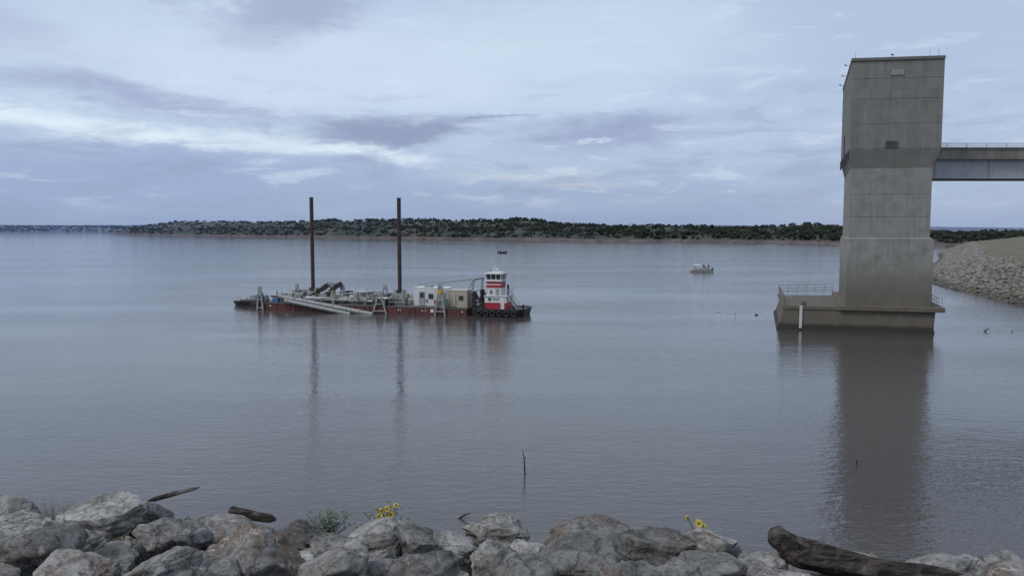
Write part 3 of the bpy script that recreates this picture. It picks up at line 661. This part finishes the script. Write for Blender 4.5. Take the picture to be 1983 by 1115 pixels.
c = n.mix(n.m('MULTIPLY', lich, .75), c, (.56, .56, .53))
dk = n.m('MULTIPLY', n.mapr(n.noise(vec, 5.5, 6, .78), .57, .65), .85); c = n.mix(dk, c, (.035, .034, .033))
c = n.mix(n.mapr(crk, .03, .0, 0, .6), c, (.035, .032, .028))
val = n.mapr(n.m('FRACT', n.m('MULTIPLY', rnd, 7.31)), 0, 1, .45, 1.15, False)
c = n.mix(1., c, n.comb(val, val, val), 'MULTIPLY')
n.put(b.inputs['Base Color'], c); b.inputs['Roughness'].default_value = .92
hgt = n.m('ADD', n.m('ADD', n.m('MULTIPLY', f, .6), n.m('MULTIPLY', pit, .2)), n.m('ADD', n.m('MULTIPLY', a, .6), n.mapr(crk, 0, .06, 0, .2)))
n.l.new(n.bump(hgt, .9, .055), b.inputs['Normal'])

def rockmesh(i, sub):
    V, F = ico(sub); rg = np.random.RandomState(100+i)
    V = V*1.15
    for k_ in range(rg.randint(9, 15)):
        nn_ = rg.normal(size=3); nn_ /= np.linalg.norm(nn_); d0 = rg.uniform(.60, .95)
        t_ = V@nn_-d0; V = V-np.outer(np.maximum(t_, 0)*.96, nn_)
    o = rg.uniform(0, 50, 3); out = np.empty_like(V); kl = rg.choice([.0, .015, .04])
    for j, q_ in enumerate(V):
        qv = Vector(q_); L = qv.length
        h = noise.fractal(Vector(q_*1.4+o), 1, 2.1, 3)*.17
        lay = q_[2]*3.6+noise.noise(Vector(q_*1.4+o))*1.3; fr = lay-math.floor(lay); led = (kl if fr < .5 else 0.)*min(1, abs(fr-.5)*8)
        r_ = noise.ridged_multi_fractal(Vector(q_*2.2+o), 1, 2.2, 4, 1, 2)*.035
        s_ = noise.fractal(Vector(q_*7+o), .8, 2.2, 3)*.018
        out[j] = q_*(1+(h-r_+s_-led)/max(L, .3))
    out /= np.abs(out).max(0)
    o_ = npmesh('rock_mesh', out, F, m_rock, True); me = o_.data; bpy.data.objects.remove(o_); return me
HI = [rockmesh(i, 5) for i in range(13)]; LO = [rockmesh(50+i, 3) for i in range(5)]
RK = empty('riprap_rocks')
cnt = [0]
def rock(me, loc, half, rot):
    cnt[0] += 1; o = bpy.data.objects.new('rock_%d' % cnt[0], me); C.objects.link(o); o.parent = RK
    o.location = loc; o.scale = half; o.rotation_euler = rot; return o
majors = [(.80,7.6,8.82,.50,.28),(.55,6.2,9.2,.5,.25),(1.38,7.2,8.93,.42,.22),(2.02,7.6,8.75,.34,.24),(1.43,6,9.22,.46,.18),(-2.02,6,9.3,.46,.33),
 (-1.4,7.5,8.9,.44,.25),(-.93,7.3,8.93,.26,.24),(-.53,7.6,8.80,.31,.17),(-.16,8,8.80,.36,.16),(-.19,6.6,9.05,.28,.24),(-.66,5.8,9.33,.34,.19),
 (-1.98,7.2,9.0,.33,.22),(-2.85,7.4,9.0,.40,.2),(-3.06,6.8,9.2,.32,.22),(-4.13,7.6,9.06,.44,.25),(-3.75,7.9,8.93,.30,.2),(-3.83,6,9.36,.42,.30),
 (-3.25,5.5,9.45,.33,.2),(-2.61,5.5,9.46,.38,.2),(-1.56,6.7,9.08,.30,.22),(-1.1,6.4,9.17,.2,.18),(3.85,6.7,8.95,.42,.13),(4.2,6.4,9.0,.28,.17),
 (.16,7,8.96,.24,.16),(.85,5.5,9.42,.33,.15),(2.28,6.8,8.95,.22,.14),(-4.75,7.2,9.08,.36,.22),(-5.4,7.9,8.96,.4,.2),(2.9,7.3,8.65,.3,.16),(-1.35,5.7,9.4,.3,.2),(.1,5.7,9.35,.28,.18),(2.1,5.7,9.25,.3,.17)]
for i, (x_, y_, z_, hw, hh_) in enumerate(majors):
    rock(HI[i % 13], (x_, y_, z_), (hw, hw*random.uniform(.75, 1.0), hh_), (random.uniform(-.3, .3), random.uniform(-.3, .3), random.uniform(-.5, .5)))
def clear(x_, y_, r_):
    return all((x_-a[0])**2+(y_-a[1])**2 > (a[3]*.62+r_*.5)**2 for a in majors)
y_ = .6
while y_ < 12.5:
    x_ = -13
    while x_ < 13:
        r_ = random.choice((.10, .14, .18, .22, .27, .32, .36)); xx = x_+random.uniform(-.15, .15); yy = y_+random.uniform(-.15, .15)
        if math.hypot(xx, yy) > 1.6 and clear(xx, yy, r_):
            rock(random.choice(HI), (xx, yy, float(ground(xx, yy))+r_*.2+random.uniform(-.03, .06)), (r_*random.uniform(.95, 1.35), r_*random.uniform(.75, 1.1), r_*random.uniform(.55, .85)), (random.uniform(-.6, .6), random.uniform(-.6, .6), random.uniform(0, 6.28)))
        x_ += .39
    y_ += .38
y_ = 12.5
while y_ < 28:
    x_ = -34
    while x_ < 34:
        r_ = random.uniform(.3, .55); xx = x_+random.uniform(-.3, .3); yy = y_+random.uniform(-.3, .3)
        rock(random.choice(LO), (xx, yy, float(ground(xx, yy))+r_*.2), (r_*1.15, r_, r_*.7), (random.uniform(-.4, .4), random.uniform(-.4, .4), random.uniform(0, 6.28)))
        x_ += .85
    y_ += .8
for sgn in (-1, 1):
    y_ = 2
    while y_ < 12.5:
        x_ = 13.4
        while x_ < 34:
            r_ = random.uniform(.28, .5); xx = sgn*x_+random.uniform(-.2, .2); yy = y_+random.uniform(-.2, .2)
            rock(random.choice(LO), (xx, yy, float(ground(xx, yy))+r_*.2), (r_*1.15, r_, r_*.7), (random.uniform(-.4, .4), random.uniform(-.4, .4), random.uniform(0, 6.28)))
            x_ += .75
        y_ += .72

# ------------------------------------------------------------------ driftwood logs
def log(name, pts, rad, seed, mat=m_wood, nseg=60, nr=26):
    P_ = [Vector(p_) for p_ in pts]; V = []
    for i in range(nseg):
        t_ = i/(nseg-1)*(len(P_)-1); k_ = min(int(t_), len(P_)-2); f_ = t_-k_; c0 = P_[k_].lerp(P_[k_+1], f_); r_ = rad[k_]*(1-f_)+rad[k_+1]*f_
        dr = (P_[k_+1]-P_[k_]).normalized(); u_ = dr.cross(Vector((0, 0, 1))).normalized(); w_ = dr.cross(u_)
        end = min(1, min(i, nseg-1-i)/2.)
        for j in range(nr):
            a_ = 2*math.pi*j/nr; q_ = Vector((math.cos(a_)*1.6, math.sin(a_)*1.6, i*.05+seed))
            rr_ = r_*(1+noise.fractal(q_, 1, 2, 4)*.45+noise.noise(Vector((a_*3.5, i*.03, seed)))*.30)*(.35+.65*end)
            V.append(c0+(u_*math.cos(a_)+w_*math.sin(a_)*.8)*rr_)
    F_ = []
    for i in range(nseg-1):
        for j in range(nr): F_.append((i*nr+j, i*nr+(j+1) % nr, (i+1)*nr+(j+1) % nr, (i+1)*nr+j))
    bb = B(); org = P_[0]; bb.add([v-org for v in V], F_, 0, True)
    bb.add([v-org for v in V], [list(range(nr)), list(range((nseg-1)*nr, nseg*nr))[::-1]], 0)
    return bb.obj(name, [mat], loc=org)
log('driftwood_log', [(2.34, 6.85, 9.27), (2.58, 6.75, 9.10), (3.1, 6.45, 9.10), (3.55, 6.2, 9.12), (4.0, 6.0, 9.08)], [.09, .15, .13, .10, .04], 3)
log('driftwood_log', [(-3.95, 8.2, 9.06), (-3.65, 8.25, 9.13), (-3.42, 8.3, 9.18)], [.03, .03, .018], 8, nseg=20, nr=10)
log('driftwood_log', [(-3.0, 8.0, 9.03), (-2.85, 8.0, 9.0), (-2.5, 8.0, 8.93)], [.06, .065, .04], 12, m_wood, nseg=26, nr=14)

# ------------------------------------------------------------------ plants
m_leaf = paint('leaf_green', (.07, .10, .045), .7, 0, .2, (.10, .09, .04)); m_pet = paint('petal_yellow', (.62, .50, .05), .6, 0, .05); m_cent = paint('flower_centre', (.12, .08, .02), .8, 0, .1)
def plant(name, base, flowers, nleaf, spread, height, seed):
    rg = random.Random(seed); bb = B(); b0 = Vector(base)
    for fp in flowers:
        fp = Vector(fp); bb.tube([b0+Vector((rg.uniform(-.05, .05), 0, 0)), b0.lerp(fp, .55)+Vector((0, 0, .03)), fp], [.008, .006, .004], 5, 0)
        nn_ = Vector((rg.uniform(-.7, .7), -1, rg.uniform(.1, 1.2))).normalized(); u_ = nn_.orthogonal().normalized(); w_ = nn_.cross(u_); r_ = rg.uniform(.032, .045)
        bb.cyl(fp, fp+nn_*.012, r_*.32, r_*.25, 10, 2)
        for k_ in range(13):
            a_ = 2*math.pi*k_/13+rg.uniform(-.1, .1); dr = u_*math.cos(a_)+w_*math.sin(a_); sd_ = nn_.cross(dr)*r_*.2
            bb.add([fp+dr*r_*.25, fp+dr*r_*.7+sd_+nn_*.004, fp+dr*r_*rg.uniform(.9, 1.15)-nn_*.006, fp+dr*r_*.7-sd_+nn_*.004], [(0, 1, 2, 3)], 1)
    for k_ in range(nleaf):
        c0 = b0+Vector((rg.gauss(0, spread), rg.gauss(0, spread*.5), rg.uniform(0, height))); a_ = rg.uniform(0, 6.28); L = rg.uniform(.035, .075)
        dr = Vector((math.cos(a_), math.sin(a_), rg.uniform(-.3, .6))).normalized(); sd_ = dr.cross(Vector((0, 0, 1))).normalized()*L*.3
        bb.add([c0, c0+dr*L*.45+sd_, c0+dr*L-Vector((0, 0, .01)), c0+dr*L*.45-sd_], [(0, 1, 2, 3)], 0)
        if k_ % 4 == 0: bb.cyl((b0.x, b0.y, b0.z-.1), c0, .004, .003, 4, 0)
    bb.obj(name, [m_leaf, m_pet, m_cent])
plant('sunflower_plant', (-1.34, 8.15, 8.76), [(-1.40, 8.1, 8.99), (-1.34, 8.1, 9.01), (-1.30, 8.1, 8.95), (-1.42, 8.08, 8.94), (-1.25, 8.15, 9.03), (-1.36, 8.1, 8.91)], 110, .10, .26, 1)
plant('sunflower_plant', (1.98, 7.95, 8.66), [(1.86, 8, 8.95), (1.98, 8, 8.89), (2.03, 8, 8.86)], 40, .06, .18, 2)
plant('weed_plant', (-1.95, 8.1, 8.78), [], 150, .13, .20, 3)
m_dry = paint('dry_grass', (.22, .18, .14), .9, 0, .2)
bb = B(); rg = random.Random(4)
for i in range(1500):
    x_ = rg.choice((rg.gauss(-5.2, .7), rg.uniform(-7, -3.7))); y_ = rg.uniform(7.9, 8.8); z_ = float(ground(x_, y_))+.1; h = rg.uniform(.2, .62)*(1.0 if x_ < -4.6 else .75); l1 = Vector((rg.gauss(0, .13), rg.gauss(0, .06), h))
    p0 = Vector((x_, y_, z_)); s_ = Vector((.0025, 0, 0)); bb.add([p0-s_, p0+s_, p0+l1*.6+s_*.7, p0+l1*.6-s_*.7], [(0, 1, 2, 3)]); tip = p0+l1+Vector((rg.gauss(0, .08), 0, -.02)); bb.add([p0+l1*.6-s_*.7, p0+l1*.6+s_*.7, tip], [(0, 1, 2)])
bb.obj('dry_grass', [m_dry])
print('rocks', cnt[0])
